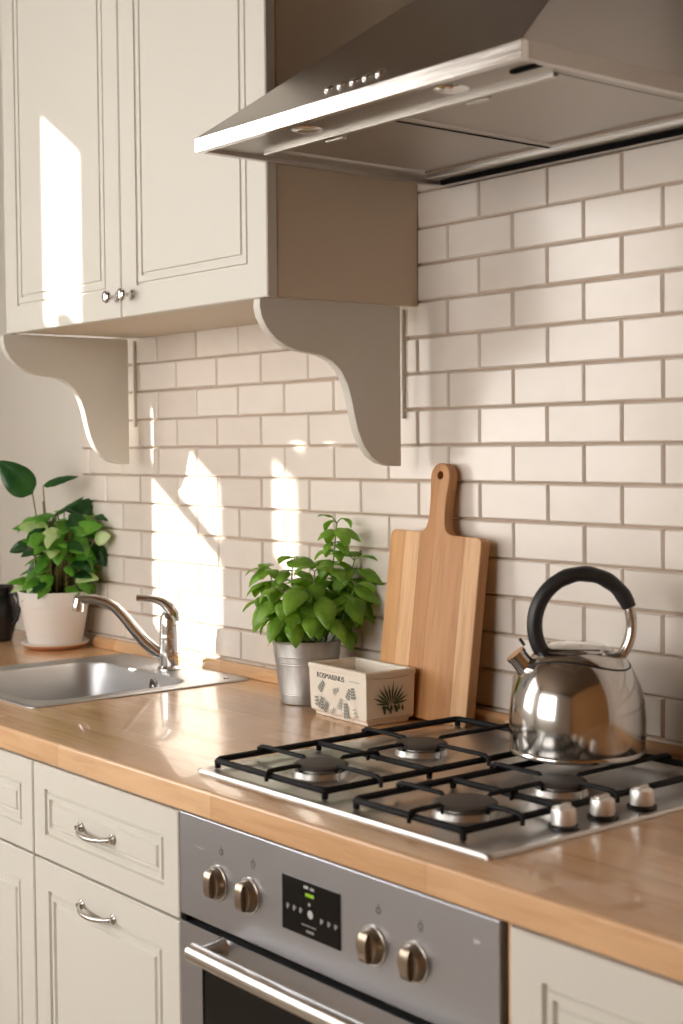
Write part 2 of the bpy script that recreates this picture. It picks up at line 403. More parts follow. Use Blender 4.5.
# ------------------------------------------------------------------ range hood
HX0, HX1, HY, HZ = .072, .722, -.491, 1.779
hood = thing('range_hood', (.38, 0, HZ), 'stainless steel pyramid range hood on the tiled wall above the hob', 'range hood')
cx0, cx1, cy, cz = .222, .562, -.186, 2.022
mb = MB()
t = .001; zb = HZ + .0205
rim = [(HX0 + t, -.001, zb), (HX1 - t, -.001, zb), (HX1 - t, HY + t, zb), (HX0 + t, HY + t, zb)]
mid = [(cx0, -.001, cz), (cx1, -.001, cz), (cx1, cy, cz), (cx0, cy, cz)]
loft([rim, mid], True, True).build('canopy', M['hood'], hood, smooth=0, bevel=.0012)
mb = MB(); mb.box(cx0 + .0005, cy + .0005, cz, cx1 - .0005, -.001, ZC - .001); mb.build('chimney', M['hood'], hood, smooth=0, bevel=.0015)
# rim band: front band bright, side bands
mb = MB(); mb.box(HX0, HY, HZ, HX1, HY + .012, HZ + .02); mb.build('front_rail', M['rail'], hood, smooth=0, bevel=.0008)
mb = MB(); mb.box(HX0, HY + .0122, HZ, HX0 + .012, -.001, HZ + .02); mb.box(HX1 - .012, HY + .0122, HZ, HX1, -.001, HZ + .02); mb.box(HX0 + .012, -.02, HZ, HX1 - .012, -.001, HZ + .02)
mb.build('side_rail', M['hood'], hood, smooth=0, bevel=.0006)
# underside: front lamp strip, side strips, recessed filters
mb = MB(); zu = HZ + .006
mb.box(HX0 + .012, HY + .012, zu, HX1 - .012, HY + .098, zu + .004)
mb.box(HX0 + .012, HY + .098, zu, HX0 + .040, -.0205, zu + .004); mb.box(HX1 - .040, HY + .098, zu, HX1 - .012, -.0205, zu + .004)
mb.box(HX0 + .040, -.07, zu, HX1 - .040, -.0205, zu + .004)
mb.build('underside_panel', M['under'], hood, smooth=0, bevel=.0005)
for ya, yb in ((HY + .094, HY + .103), (-.078, -.068)):
    MB().box(HX0 + .04, ya, HZ + .001, HX1 - .04, yb, HZ + .008).build('filter_rail', M['filterrail'], hood, smooth=0, bevel=.001)
MB().box(HX0 + .02, -.027, HZ - .0006, HX1 - .014, -.0205, HZ + .006).build('rear_gap_shade', M['dark'], hood, smooth=0)  # near-black strip painting the shade between hood and wall
MB().box(.3785, HY + .105, zu - .0008, .3835, -.080, zu + .0002).build('filter_gap_shade', M['dark'], hood, smooth=0)  # dark bar standing in for shade in the slit between the filters
for a, b in ((HX0 + .042, .3795), (.3825, HX1 - .042)):
    f = panel(0, 0, 1, 1, 0, 0, [(0, 0)])
    mb = MB(); y0, y1 = HY + .105, -.080
    rings = [[(a + i, y0 + i, z), (b - i, y0 + i, z), (b - i, y1 - i, z), (a + i, y1 - i, z)] for i, z in ((0, zu + .006), (0, zu), (.008, zu), (.011, zu + .0035))]
    fo = loft(rings).build('grease_filter', M['filter'], hood, smooth=0)
    cxm = (a + b) / 2
    mb = MB(); mb.box(cxm - .020, y0 + .012, zu - .003, cxm + .020, y0 + .019, zu + .004); mb.box(cxm - .012, y0 + .019, zu - .002, cxm + .012, y0 + .026, zu + .004)
    mb.build('latch', M['filterrail'], fo, smooth=0, bevel=.001)
    mb = MB(); mb.lathe([(0, -.004), (.012, -.003), (.021, -.001), (.026, .004), (.026, .008)], 28, c=(cxm + .02, HY + .055, zu)); lo = mb.build('lamp_ring', M['chrome'], hood)
mb = MB(); mb.box(.655, HY + .05, zu - .003, .70, HY + .058, zu + .002); mb.build('lamp_slot', M['dark'], hood, smooth=0)
# five push buttons on the sloping front
p0, p1 = Vector((HX0, HY, zb)), Vector((cx0, cy, cz))
sl = Vector((0, cy - HY, cz - zb)).normalized(); nrm = Vector((0, -sl.z, sl.y))
for i in range(5):
    q = Vector((.350 + i * .0255, HY, zb)) + sl * .034
    rot = Vector((0, 0, 1)).rotation_difference(nrm).to_matrix().to_4x4()
    mb = MB(); mb.lathe([(0, -.001), (.0085, -.001), (.0085, .0012), (.0070, .0018), (.0062, .0035), (.005, .0042), (0, .0040)], 20, mtx=Matrix.Translation(q) @ rot)
    mb.build('push_button', M['chrome'], hood)

# ------------------------------------------------------------------ base cabinets
pd = [(0, .002), (.002, 0), (.0375, 0), (.0395, .0055), (.0425, .0055), (.0455, .0008), (.0515, .0008), (.0540, .0055), (.0565, .0055), (.0600, .0012)]
def bow_handle(cx, z, y, hang=.005):
    mb = MB(); pts = []
    for i in range(17):
        t = i / 16 * 2 - 1
        pts.append((cx + t * .047, y - .004 - .0135 * (1 - abs(t) ** 3.0), z - hang * (1 - t * t) + hang * .5))
    mb.tube(pts, [.0030 + .0012 * (1 - abs(i / 8 - 1)) for i in range(17)], 12)
    for s_ in (-1, 1):
        mb.lathe([(0, 0), (.0075, 0), (.0078, .0015), (.005, .004), (.0035, .006), (.0035, .009)], 18, mtx=Matrix.Translation((cx + s_ * .047, y, z + hang * .5)) @ Matrix.Rotation(PI / 2, 4, 'X'))
    return mb
def base_cabinet(x0, x1, lab, hcx=None, drawer=True, hdoor=True):
    yf = -.600
    b = thing('base_cabinet', ((x0 + x1) / 2, -.3, .1), lab, 'cabinet', 'cream base cabinets under the worktop')
    mb = MB()
    zt = .8615
    mb.box(x0 + .0012, yf + .0215, .10, x0 + .018, -.012, zt); mb.box(x1 - .018, yf + .0215, .10, x1 - .0012, -.012, zt)
    mb.box(x0 + .018, yf + .03, .10, x1 - .018, -.012, .118); mb.box(x0 + .018, -.02, .118, x1 - .018, -.012, zt - .06)
    mb.box(x0 + .018, yf + .03, .836, x1 - .018, yf + .09, .852)
    if drawer: mb.box(x0 + .018, yf + .024, .700, x1 - .018, yf + .05, .716)
    mb.box(x0 + .0012, yf + .06, 0.001, x1 - .0012, yf + .075, .10)
    mb.build('carcass', M['cream'], b, smooth=0)
    cx = (x0 + x1) / 2 if hcx is None else hcx
    if drawer:
        d = panel(x0 + .0012, .7075, x1 - .0012, .8565, yf, .02, pd).build('drawer', M['cream'], b, smooth=20)
        bow_handle(cx, .7785, yf).build('handle', M['nickel'], d)
        zt = .7035
    else: zt = .8565
    d = panel(x0 + .0012, .115, x1 - .0012, zt, yf, .02, pd[:2] + [(a + .008, b_) for a, b_ in pd[2:]]).build('door', M['cream'], b, smooth=20)
    if hdoor: bow_handle(cx, .660, yf).build('handle', M['nickel'], d)
    return b
base_cabinet(-.253, .175, 'cream base cabinet with a drawer over a door, directly left of the oven', hcx=-.052)
base_cabinet(-1.055, -.255, 'cream base cabinet under the sink, cut off by the left edge of the photo')
base_cabinet(.803, 1.35, 'cream base cabinet to the right of the oven, at bottom right', drawer=False, hdoor=False)
mb = MB(); mb.box(.7975, -.594, .0005, .8028, -.05, .8615); tag(mb.build('filler_strip', M['worktop'], smooth=0), 'thin bare-wood filler strip between the oven and the right base cabinet', 'filler strip')

# ------------------------------------------------------------------ oven
ov = thing('built_in_oven', (.484, -.3, .2), 'built-in stainless steel oven with four knobs under the gas hob', 'oven')
OX0, OX1, OY = .1775, .7895, -.600
mb = MB(); mb.box(OX0 + .008, OY + .03, .20, OX1 - .008, -.05, .850); mb.build('housing', M['dark'], ov, smooth=0)
cp = MB().box(OX0, OY, .7185, OX1, OY + .028, .8585).build('control_panel', M['brushed'], ov, smooth=0, bevel=.0012)
mb = MB(); rings = []
mb.box(OX0, OY, .658, OX1, OY + .028, .7085); mb.box(OX0, OY, .25, .229, OY + .028, .658); mb.box(.737, OY, .25, OX1, OY + .028, .658); mb.box(.229, OY, .25, .737, OY + .028, .30)
dr = mb.build('door', M['brushed'], ov, smooth=0)
MB().box(.2292, OY + .002, .3005, .7368, OY + .02, .6578).build('door_glass', M['glass'], dr, smooth=0)
mb = MB()
hx0, hx1, hy, hz = .286, .716, -.642, .6965
pts = [(hx0 - .010, OY + .001, hz - .004), (hx0 - .012, OY - .022, hz - .003), (hx0 - .008, OY - .038, hz), (hx0 + .006, hy, hz)] + [(hx0 + .03 + (hx1 - hx0 - .06) * i / 8, hy - .004 * math.sin(PI * i / 8), hz) for i in range(9)] + [(hx1 - .006, hy, hz), (hx1 + .008, OY - .038, hz), (hx1 + .012, OY - .022, hz - .003), (hx1 + .010, OY + .001, hz - .004)]
mb.tube([(hx0 - .016, hy, hz)] + [(hx0 - .016 + (hx1 - hx0 + .032) * i / 10, hy - .003 * math.sin(PI * i / 10), hz) for i in range(1, 11)], .0122, 20)
for x in (hx0 - .006, hx1 + .006):
    mb.tube([(x, hy + .002, hz), (x, OY - .03, hz), (x, OY - .012, hz), (x, OY, hz)], [.0085, .0085, .010, .014], 16)
mb.build('door_handle', M['nickel'], dr, smooth=50)
mb = MB(); mb.box(OX0 + .012, OY + .012, .7085, OX1 - .012, OY + .02, .7185); mb.build('vent_gap_shade', M['dark'], ov, smooth=0)  # dark strip painting the shade in the slot above the door
MB().box(OX0 + .001, OY + .002, .7095, OX0 + .012, OY + .02, .7175).build('hinge_cap', M['dark'], ov, smooth=0)
for i, kx in enumerate((.2685, .3405, .5865, .6585)):
    mt = Matrix.Translation((kx, OY, .7795)) @ Matrix.Rotation(PI / 2, 4, 'X')
    mb = MB(); mb.lathe([(0, 0), (.0205, 0), (.0212, .003), (.0200, .005), (.0196, .008), (.0188, .0105), (.0175, .0120), (0, .0122)], 36, mtx=mt)
    mb.prism([(-.0170, .0112), (.0170, .0112), (.0176, .0135), (.0150, .0165), (.0080, .0182), (0, .0186), (-.0080, .0182), (-.0150, .0165), (-.0176, .0135)], -.0068, .0068); mb.v[-18:] = [tuple(mt @ Vector(q)) for q in mb.v[-18:]]
    ko = mb.build('oven_knob', M['knobsteel'], ov, smooth=40)
    mb = MB(); mb.lathe([(.0213, 0), (.0235, 0), (.0235, .0022), (.0213, .0026)], 36, mtx=mt); mb.build('knob_collar', M['nickel'], ko)
    # printed symbol above each knob
    mb = MB(); mt2 = Matrix.Translation((kx + .0095, OY, .8225)) @ Matrix.Rotation(PI / 2, 4, 'X')
    mb.lathe([(.0026, 0), (.0042, 0), (.0042, .0004), (.0026, .0004), (.0026, 0)], 20, mtx=mt2)
    mb.box(-.0007, .0048, 0, .0007, .0072, .0004, mtx=mt2)
    if i % 2: mb.box(-.0042, -.0062, 0, .0042, -.0052, .0004, mtx=mt2)
    mb.build('printed_symbol', M['mark'], cp, smooth=0)
dsp = MB().box(.4125, OY - .0012, .757, .527, OY + .002, .8255).build('display', M['glass'], cp, smooth=0, bevel=.0004)
mb = MB(); yy = OY - .0016
def dash(x, z, w, h, q=mb): q.box(x - w / 2, yy, z - h / 2, x + w / 2, yy + .0008, z + h / 2)
dash(.462, .8185, .009, .0035); dash(.474, .8180, .007, .0032)
dash(.468, .7985, .0035, .0035)
for k, x in enumerate((.424, .437, .450)): dash(x, .7875, .0022, .0065); dash(x + .003, .7885, .0012, .0028)
for k, x in enumerate((.491, .505, .518)): dash(x, .7835, .0022, .0060); dash(x + .003, .7845, .0012, .0028)
mb.lathe([(0, 0), (.0052, 0), (.0052, .0008), (0, .0008)], 20, mtx=Matrix.Translation((.470, yy + .0008, .7865)) @ Matrix.Rotation(PI / 2, 4, 'X'))
for k in range(7): dash(.454 + k * .0042, .7715, .0026, .0012)
for k in range(3): dash(.464 + k * .0052, .7645, .0036, .0026)
mb.build('display_print', M['print'], dsp, smooth=0)
mb = MB(); yy = OY - .0016
for k in range(4): dash(.4625 + k * .0042, .8095, .0030, .0040, mb)
mb.build('clock_digits', M['led'], dsp, smooth=0)
MB().box(.217, OY - .0004, .8165, .234, OY + .001, .8178).build('maker_mark', M['print'], cp, smooth=0)
MB().box(.752, OY - .0004, .826, .762, OY + .001, .831).build('corner_mark', M['print'], cp, smooth=0)

# ------------------------------------------------------------------ gas hob
hob = thing('gas_hob', (.437, -.295, .9), 'stainless steel four-burner gas hob with black pan supports set in the worktop', 'hob')
GX0, GX1, GY0, GY1 = .147, .728, -.552, -.022
def rr(i, z, r): return [(x, y, z) for x, y in rrect(GX0 + i, GY0 + i, GX1 - i, GY1 - i, r)]
loft([rr(0, .9002, .008), rr(0, .9030, .008), rr(.0015, .9048, .008), rr(.006, .9052, .006), rr(.011, .9040, .006)]).build('hob_plate', M['hobplate'], hob, smooth=40)
BUR = [(.298, -.448, .036), (.286, -.252, .036), (.582, -.448, .038), (.582, -.280, .033)]
for bx, by, r in BUR:
    mb = MB(); z = .904
    mb.lathe([(r + .016, 0), (r + .016, .001), (r + .004, .002), (r + .002, .0075), (r + .001, .0095), (r - .004, .0105), (r - .004, .0125), (0, .0125)], 40, c=(bx, by, z))
    bo = mb.build('burner', M['alu'], hob)
    mb = MB(); mb.lathe([(0, .0127), (r - .001, .0127), (r + .0015, .0137), (r + .002, .0165), (r, .0185), (r - .004, .0195), (0, .0199)], 40, c=(bx, by, z)); mb.build('burner_cap', M['cap'], bo)
    mb = MB(); mb.tube([(bx + r + .010, by - .006, z + .001), (bx + r + .010, by - .006, z + .011)], .0016, 8); mb.build('igniter', M['print'], bo)
def grate(x0, x1, y0, y1, spots, ymid):
    mb = MB(); zt = .9165; w = .0042
    def bar(a, b): 
        a = Vector(a); b = Vector(b); mb.tube([a, b], .0044, 8, sx=.85)
    P = [(x0, y0), (x1, y0), (x1, y1), (x0, y1)]
    c = .006; Z = zt
    ring = [(x0 + c, y0, Z), (x1 - c, y0, Z), (x1, y0 + c, Z), (x1, y1 - c, Z), (x1 - c, y1, Z), (x0 + c, y1, Z), (x0, y1 - c, Z), (x0, y0 + c, Z), (x0 + c, y0, Z), (x1 - c, y0, Z)]
    fr = []
    for a, b in zip(ring, ring[1:-1] if False else ring[1:]): pass
    mb.tube(ring[:9], .0046, 8, sx=.85, cap=True)
    bar((x0, ymid, Z), (x1, ymid, Z))
    for (x, y) in P + [((x0), ymid), (x1, ymid)]:
        xx = x + (c if x == x0 else -c) * .4; yy_ = y + (c * .4 if y == y0 else (-c * .4 if y == y1 else 0))
        mb.tube([(xx, yy_, .9052), (xx, yy_, Z)], [.004, .0048], 8)
    go = mb.build('pan_support', M['iron'], hob, smooth=50)
    mb = MB()
    zt2 = .9240
    def finger(ax, ay, bx, by, over=.012):
        a = Vector((ax, ay, 0)); b = Vector((bx, by, 0)); d = (b - a).normalized()
        pp = [a - d * over + Vector((0, 0, Z - .006)), a - d * over + Vector((0, 0, Z + .004)), a - d * (over * .4) + Vector((0, 0, zt2 - .0006)), a + d * .012 + Vector((0, 0, zt2)), b + Vector((0, 0, zt2)), b + d * .003 + Vector((0, 0, zt2 - .002)), b + d * .005 + Vector((0, 0, Z - .004))]
        MB().tube(pp, [.0026, .0032, .0034, .0034, .0033, .0030, .0026], 8).build('support_finger', M['iron'], go, smooth=50)
    for bx, by, r, ya, yb in spots:
        q = r + .003
        finger(x0, by, bx - q, by); finger(x1, by, bx + q, by)
        finger(bx, ya, bx, by - q, .004 if ya == ymid else .008); finger(bx, yb, bx, by + q, .004 if yb == ymid else .008)
grate(.166, .412, -.532, -.066, [(.298, -.448, .036, -.532, -.350), (.286, -.252, .036, -.350, -.066)], -.350)
grate(.470, .665, -.532, -.066, [(.582, -.448, .040, -.532, -.365), (.582, -.280, .034, -.365, -.066)], -.365)
for ky in (-.402, -.333, -.260):
    mb = MB(); c_ = (.699, ky, .9045)
    mb.lathe([(0, 0), (.0185, 0), (.0185, .0035), (.0165, .005)], 32, c=c_); ring_ = mb
    ko = ring_.build('knob_base', M['black'], hob)
    mb = MB(); mb.lathe([(.0150, .005), (.0152, .007), (.0146, .020), (.0135, .0235), (.011, .0248), (0, .025)], 32, c=c_)
    mb.box(-.0028, -.0128, .0245, .0028, .0128, .0275, mtx=Matrix.Translation(c_) @ Matrix.Rotation(.2, 4, 'Z'))
    mb.build('hob_knob', M['knobhob'], ko, smooth=40)

# ------------------------------------------------------------------ kettle
KX, KY, KZ = .5015, -.157, .9285
ket = thing('whistling_kettle', (KX, KY, KZ), 'polished steel whistling kettle with black loop handle standing on the hob', 'kettle')
kr = math.atan2(-.777, -.628)   # direction of the spout
KM = Matrix.Translation((KX, KY, KZ)) @ Matrix.Rotation(kr, 4, 'Z')
KP = [(.0925, .012), (.0938, .032), (.0935, .052), (.0920, .070), (.0885, .088), (.0830, .103), (.0755, .117), (.0660, .129), (.0560, .137), (.0500, .1405)]
mb = MB(); mb.lathe([(0, 0), (.088, 0), (.0925, .002), (.0942, .005), (.0937, .0075), (.0925, .009)] + KP + [(.0485, .1405), (.0480, .139), (0, .139)], 72, mtx=KM)
kb = mb.build('body', M['polish'], ket, smooth=30)
mb = MB(); mb.lathe([(.0475, .1392), (.0475, .1425), (.045, .1455), (.036, .1495), (.020, .1525), (0, .1535)], 56, mtx=KM)
mb.build('lid', M['polish'], ket)
def kz(r):
    for (r0, z0), (r1, z1) in zip(KP, KP[1:]):
        if r1 <= r <= r0: return z0 + (z1 - z0) * (r0 - r) / (r0 - r1)
    return KP[-1][1]
# pressed shoulder plate that the handle grows from, dipping towards the rear foot of the handle
mb = MB(); V_ = []; F_ = []; n = 72; seam = []
for i in range(n):
    a = 2 * PI * i / n
    ro = .0600 + .0130 * max(0, math.cos(a - 2.55)) ** 2 + .0110 * max(0, math.cos(a - .1)) ** 6
    for r, dz in ((ro, .0002), (ro - .0012, .0020), ((ro + .0505) / 2, .0024), (.0505, .0022), (.0495, .0004)):
        V_.append(KM @ Vector((r * math.cos(a), r * math.sin(a), kz(r) + dz)))
    seam.append(KM @ Vector(((ro + .0006) * math.cos(a), (ro + .0006) * math.sin(a), kz(ro) + .0004)))
for i in range(n):
    for k in range(4): F_.append((i * 5 + k, ((i + 1) % n) * 5 + k, ((i + 1) % n) * 5 + k + 1, i * 5 + k + 1))
sb_ = mb.add(V_, F_).build('shoulder_plate', M['polish'], ket, smooth=50)
MB().tube(seam + seam[:1], .0011, 6, cap=False).build('shoulder_seam', M['black'], sb_)
# spout with hinged cap
mb = MB(); sp = [Vector((.058, 0, .105)), Vector((.071, 0, .120)), Vector((.076, 0, .126)), Vector((.082, 0, .1335))]
mb.tube([KM @ p for p in sp], [.0165, .0150, .0140, .0140], 28); so = mb.build('spout', M['polish'], ket, smooth=40)
dirn = (sp[3] - sp[2]).normalized(); e = sp[3]
mb = MB(); mb.tube([KM @ (e + dirn * .0005), KM @ (e + dirn * .0055)], .0152, 28); mb.build('spout_cap', M['polish'], so, smooth=40)
mb = MB(); mb.tube([KM @ (e + dirn * .004 + Vector((-.012, 0, .012))), KM @ Vector((.079, 0, .158)), KM @ Vector((.074, 0, .151))], .0022, 8); mb.build('cap_lever', M['black'], so)
# loop handle in the plane of the spout
hc = Vector((-.0085, 0, .1765)); hr = .0665
def hp(a, r=hr): return hc + Vector((r * math.cos(a), 0, r * 1.05 * math.sin(a)))
# steel strap: from the front base over the loop to the back base
A0, A1 = math.radians(212), math.radians(-48)     # rear (camera right) is negative local x
angs = [math.radians(-52 + (232 + 52 - 0) * i / 60) for i in range(61)]
steel_pts = [KM @ hp(a) for a in angs]
mb = MB(); mb.tube(steel_pts, .0074, 14, sx=1.5, up=(0, 0, 1)); 
ho = mb.build('handle', M['polish'], ket, smooth=50)
g0, g1 = -50, 160
pts = []; rad = []
for i in range(65):
    a = math.radians(g0 + (g1 - g0) * i / 64); 
    grip = 1.
    pts.append(KM @ hp(a, hr + .0005)); w = math.degrees(a)
    rr_ = .0108 + (.0005 * math.cos(math.radians((w - 95) * 14)) if 55 < w < 150 else 0)
    if i < 2 or i > 62: rr_ *= .93
    rad.append(rr_)
mb = MB(); mb.tube(pts, rad, 20, sx=1.15); mb.build('handle_grip', M['black'], ho, smooth=50)
# ------------------------------------------------------------------ cutting board
BW, BH, BT = .220, .306, .020
bd = bmesh.new()
def board_outline():
    p = []
    h = BW / 2; r = .012
    for cx, cz, a in ((h - r, r, -PI / 2),): p += [(cx + r * math.cos(a + PI / 2 * i / 5), cz + r * math.sin(a + PI / 2 * i / 5)) for i in range(6)]
    for cx, cz, a in ((h - r, BH - r, 0),): p += [(cx + r * math.cos(a + PI / 2 * i / 5), cz + r * math.sin(a + PI / 2 * i / 5)) for i in range(6)]
    # shoulder curve into the handle, neck, rounded head
    p += [(.040, BH), (.030, BH + .0025), (.024, BH + .008), (.0205, BH + .018), (.0190, BH + .032), (.0188, BH + .050), (.0200, BH + .068), (.0220, BH + .082)]
    p += [(.0225 * math.cos(t), BH + .094 + .0225 * math.sin(t)) for t in [PI / 2 * i / 6 for i in range(7)]]
    return p + [(-x, z) for x, z in reversed(p[:-1])]
ol = board_outline(); hz_ = BH + .094
hole = [(.0065 * math.cos(2 * PI * i / 16), hz_ + .002 + .0065 * math.sin(2 * PI * i / 16)) for i in range(16)]
def bridge(ol, hole):
    vo = [bd.verts.new((x, 0, z)) for x, z in ol]; vh = [bd.verts.new((x, 0, z)) for x, z in hole]
    eo = [bd.edges.new((vo[i], vo[(i + 1) % len(vo)])) for i in range(len(vo))] + [bd.edges.new((vh[i], vh[(i + 1) % 16])) for i in range(16)]
    bmesh.ops.triangle_fill(bd, edges=eo, use_beauty=True)
bridge(ol, hole)
r_ = bmesh.ops.extrude_face_region(bd, geom=list(bd.faces))
bmesh.ops.translate(bd, verts=[v for v in r_['geom'] if isinstance(v, bmesh.types.BMVert)], vec=(0, BT, 0))
bmesh.ops.recalc_face_normals(bd, faces=bd.faces)
es = [e for e in bd.edges if len(e.link_faces) == 2 and e.calc_face_angle(0) > .9 and abs(e.verts[0].co.y - e.verts[1].co.y) < 1e-6]
bmesh.ops.bevel(bd, geom=es, offset=.0022, segments=2, affect='EDGES', profile=.5)
me = bpy.data.meshes.new('cutting_board'); bd.to_mesh(me); bd.free(); me.materials.append(M['board'])
for p in me.polygons: p.use_smooth = True
me.set_sharp_from_angle(angle=math.radians(35))
bo = bpy.data.objects.new('cutting_board', me); COL.objects.link(bo)
tag(bo, 'paddle-shaped wooden cutting board with a hole in its handle, leaning against the tiles', 'cutting board')
bo.location = (.074, -.0665, .9045); bo.rotation_euler = (-math.atan2(.0385, .40), math.radians(2.0), 0)

# ------------------------------------------------------------------ sink and tap
sink = thing('kitchen_sink', (-.695, -.26, .9), 'small stainless steel sink set into the worktop below the window-side wall', 'sink')
sink['label'] = 'square inset stainless steel sink with a rounded basin at the left of the worktop'
SX0, SX1, SY0, SY1 = -.935, -.455, -.497, -.024
bx0, bx1, by0, by1 = -.885, -.505, -.460, -.128
def ringp(x0, y0, x1, y1, r, z): return [(x, y, z) for x, y in rrect(x0, y0, x1, y1, r, 8)]
rings = [ringp(SX0, SY0, SX1, SY1, .022, .9003), ringp(SX0, SY0, SX1, SY1, .022, .9018), ringp(SX0 + .003, SY0 + .003, SX1 - .003, SY1 - .003, .020, .9038), ringp(SX0 + .010, SY0 + .010, SX1 - .010, SY1 - .010, .016, .9034), ringp(SX0 + .014, SY0 + .014, SX1 - .014, SY1 - .014, .014, .9024),
         ringp(bx0 - .010, by0 - .010, bx1 + .010, by1 + .010, .066, .9024), ringp(bx0 - .003, by0 - .003, bx1 + .003, by1 + .003, .061, .9010), ringp(bx0, by0, bx1, by1, .058, .8960), ringp(bx0 + .004, by0 + .004, bx1 - .004, by1 - .004, .056, .80), ringp(bx0 + .010, by0 + .010, bx1 - .010, by1 - .010, .052, .765), ringp(bx0 + .03, by0 + .03, bx1 - .03, by1 - .03, .04, .752), ringp(bx0 + .13, by0 + .13, bx1 - .13, by1 - .13, .03, .748)]
loft(rings, False, True).build('basin', M['sink'], sink, smooth=40)
mb = MB(); mt = Matrix.Translation((bx0 + .0045, -.20, .868)) @ Matrix.Rotation(PI / 2, 4, 'Y')
mb = MB(); mt = Matrix.Translation((-.650, by1 - .0012, .877)) @ Matrix.Rotation(PI / 2, 4, 'X')
mb.lathe([(0, .0005), (.004, .0005), (.0045, .002), (.011, .003), (.0145, .002), (.0155, 0)], 28, mtx=mt); mb.build('overflow', M['chrome'], sink)
mb = MB(); mb.lathe([(0, .750), (.018, .750), (.02, .7535), (.036, .7535), (.038, .750)], 32, c=(-.70, -.29, 0)); mb.build('drain', M['chrome'], sink)
mb = MB(); mb.lathe([(0, .9040), (.006, .9038), (.0068, .9024)], 20, c=(-.492, -.062, 0)); mb.build('tap_hole_plug', M['nickel'], sink)

TX, TY, TZ = -.672, -.076, .9024
tap = thing('mixer_tap', (TX, TY, TZ), 'chrome single-lever mixer tap standing behind the sink basin', 'tap')
TM = Matrix.Translation((TX, TY, TZ)) @ Matrix.Rotation(math.atan2(-.777, -.628), 4, 'Z')
mb = MB(); mb.lathe([(0, 0), (.0255, 0), (.0260, .003), (.0235, .006), (.0215, .008), (.0210, .060), (.0205, .064), (.0208, .068), (.0200, .095), (.0185, .108), (.013, .117), (.006, .121), (0, .1215)], 40, mtx=TM)
mb.build('tap_body', M['chrome'], tap, smooth=40)
pts = [(.010, .026), (.028, .036), (.050, .056), (.072, .082), (.092, .108), (.110, .127), (.130, .139), (.152, .1445), (.172, .145), (.188, .1435)]
mb = MB(); mb.tube([TM @ Vector((x, 0, z)) for x, z in pts], [.0135, .0130, .0125, .0118, .0112, .0106, .0102, .0100, .0100, .0100], 20)
so = mb.build('spout', M['chrome'], tap, smooth=50)
mb = MB(); mb.tube([TM @ Vector((.183, 0, .146)), TM @ Vector((.185, 0, .134)), TM @ Vector((.186, 0, .120))], [.0105, .0118, .0112], 20); mb.build('aerator', M['chrome'], so, smooth=40)
pts = [(-.012, .098), (-.010, .114), (-.001, .128), (.014, .1385), (.032, .1435), (.052, .1455), (.066, .1465)]
mb = MB(); mb.tube([TM @ Vector((x, 0, z)) for x, z in pts], [.013, .0135, .012, .0085, .0062, .0056, .0062], 16, sx=1.25); mb.build('lever', M['chrome'], tap, smooth=50)

# ------------------------------------------------------------------ leaves
def leaf(mb, base, d, up, ln, wd, droop=.5, cup=.25, point=1.0, nL=9, nW=6, fold=.0, ruff=0.):
    """leaf blade: grows from base along d, bending down; up = blade normal"""
    d = Vector(d).normalized(); up = Vector(up); up = (up - d * up.dot(d)).normalized(); sd = d.cross(up)
    v = []; f = []; p = Vector(base); dd = d.copy(); uu = up.copy()
    ph = R.uniform(0, 6)
    for i in range(nL + 1):
        t = i / nL
        w = wd / 2 * (math.sin(PI * min(1, t ** (.72)) ) ** .72 if 0 < t < 1 else 0.0) * (1 - .18 * t) ** point
        if i == 0: w = wd * .02
        for j in range(nW + 1):
            s = j / nW * 2 - 1
            h = -cup * wd * .5 * (s * s) * (w / (wd / 2) + .01) + fold * abs(s) * w - .10 * w * math.exp(-(s * 3.2) ** 2) + .05 * w * math.sin(t * 24 - abs(s) * 3) * abs(s)
            h += ruff * wd * math.sin(t * 17 + ph + (1.5 if s > 0 else 0)) * abs(s) * .5
            v.append(p + sd * (s * w) + uu * h)
        q = Quaternion(sd, -droop / nL)
        dd = q @ dd; uu = q @ uu
        p = p + dd * (ln / nL)
    for i in range(nL):
        for j in range(nW):
            a = i * (nW + 1) + j; f.append((a, a + 1, a + nW + 2, a + nW + 1))
    mb.add(v, f)
RT = Vector((.6286, .7777, 0)); FWD = Vector((-.7777, .6286, 0)); UP = Vector((0, 0, 1))
def loc3(c, s, z, dpt): return Vector((c[0], c[1], 0)) + RT * s + FWD * dpt + UP * z

# ------------------------------------------------------------------ potted basil
PX, PY = -.193, -.092
bas = thing('potted_basil', (PX, PY, .9), 'bushy green basil plant in a ribbed zinc pot beside the ceramic planter', 'plant')
pc = (PX, PY, .9005)
mb = MB(); mb.lathe([(0, 0), (.0450, 0), (.0470, .0015), (.0474, .004), (.0488, .016), (.0497, .0172), (.0495, .0190), (.0502, .0202), (.0501, .0220), (.0556, .070), (.0565, .0712), (.0563, .0730), (.0571, .0742), (.0572, .076), (.0580, .0835), (.0588, .0847), (.0587, .0865), (.0612, .1085), (.0630, .1090), (.0638, .1110), (.0628, .1130), (.0608, .1125), (.0600, .109), (.0590, .096), (0, .096)], 64, c=pc)
mb.build('zinc_pot', M['zinc'], bas, smooth=25)
mb = MB(); mb.lathe([(.0585, .0965), (.05, .101), (.03, .104), (0, .105)], 30, c=pc); mb.build('soil', M['soil'], bas)
mb = MB(); st = MB()
C0 = (PX, PY)
stems = [  # (side, depth, top z, lean side, lean depth)
    (.016, -.005, 1.218, .060, .0), (-.03, -.01, 1.135, -.058, -.015), (-.015, .02, 1.15, -.022, .01), (.02, -.03, 1.135, .012, -.035), (.035, .01, 1.150, .080, .005), (.0, .03, 1.13, .03, .05), (-.035, .02, 1.10, -.075, .02), (.03, -.02, 1.11, .095, -.03), (-.01, -.035, 1.10, -.035, -.06)]
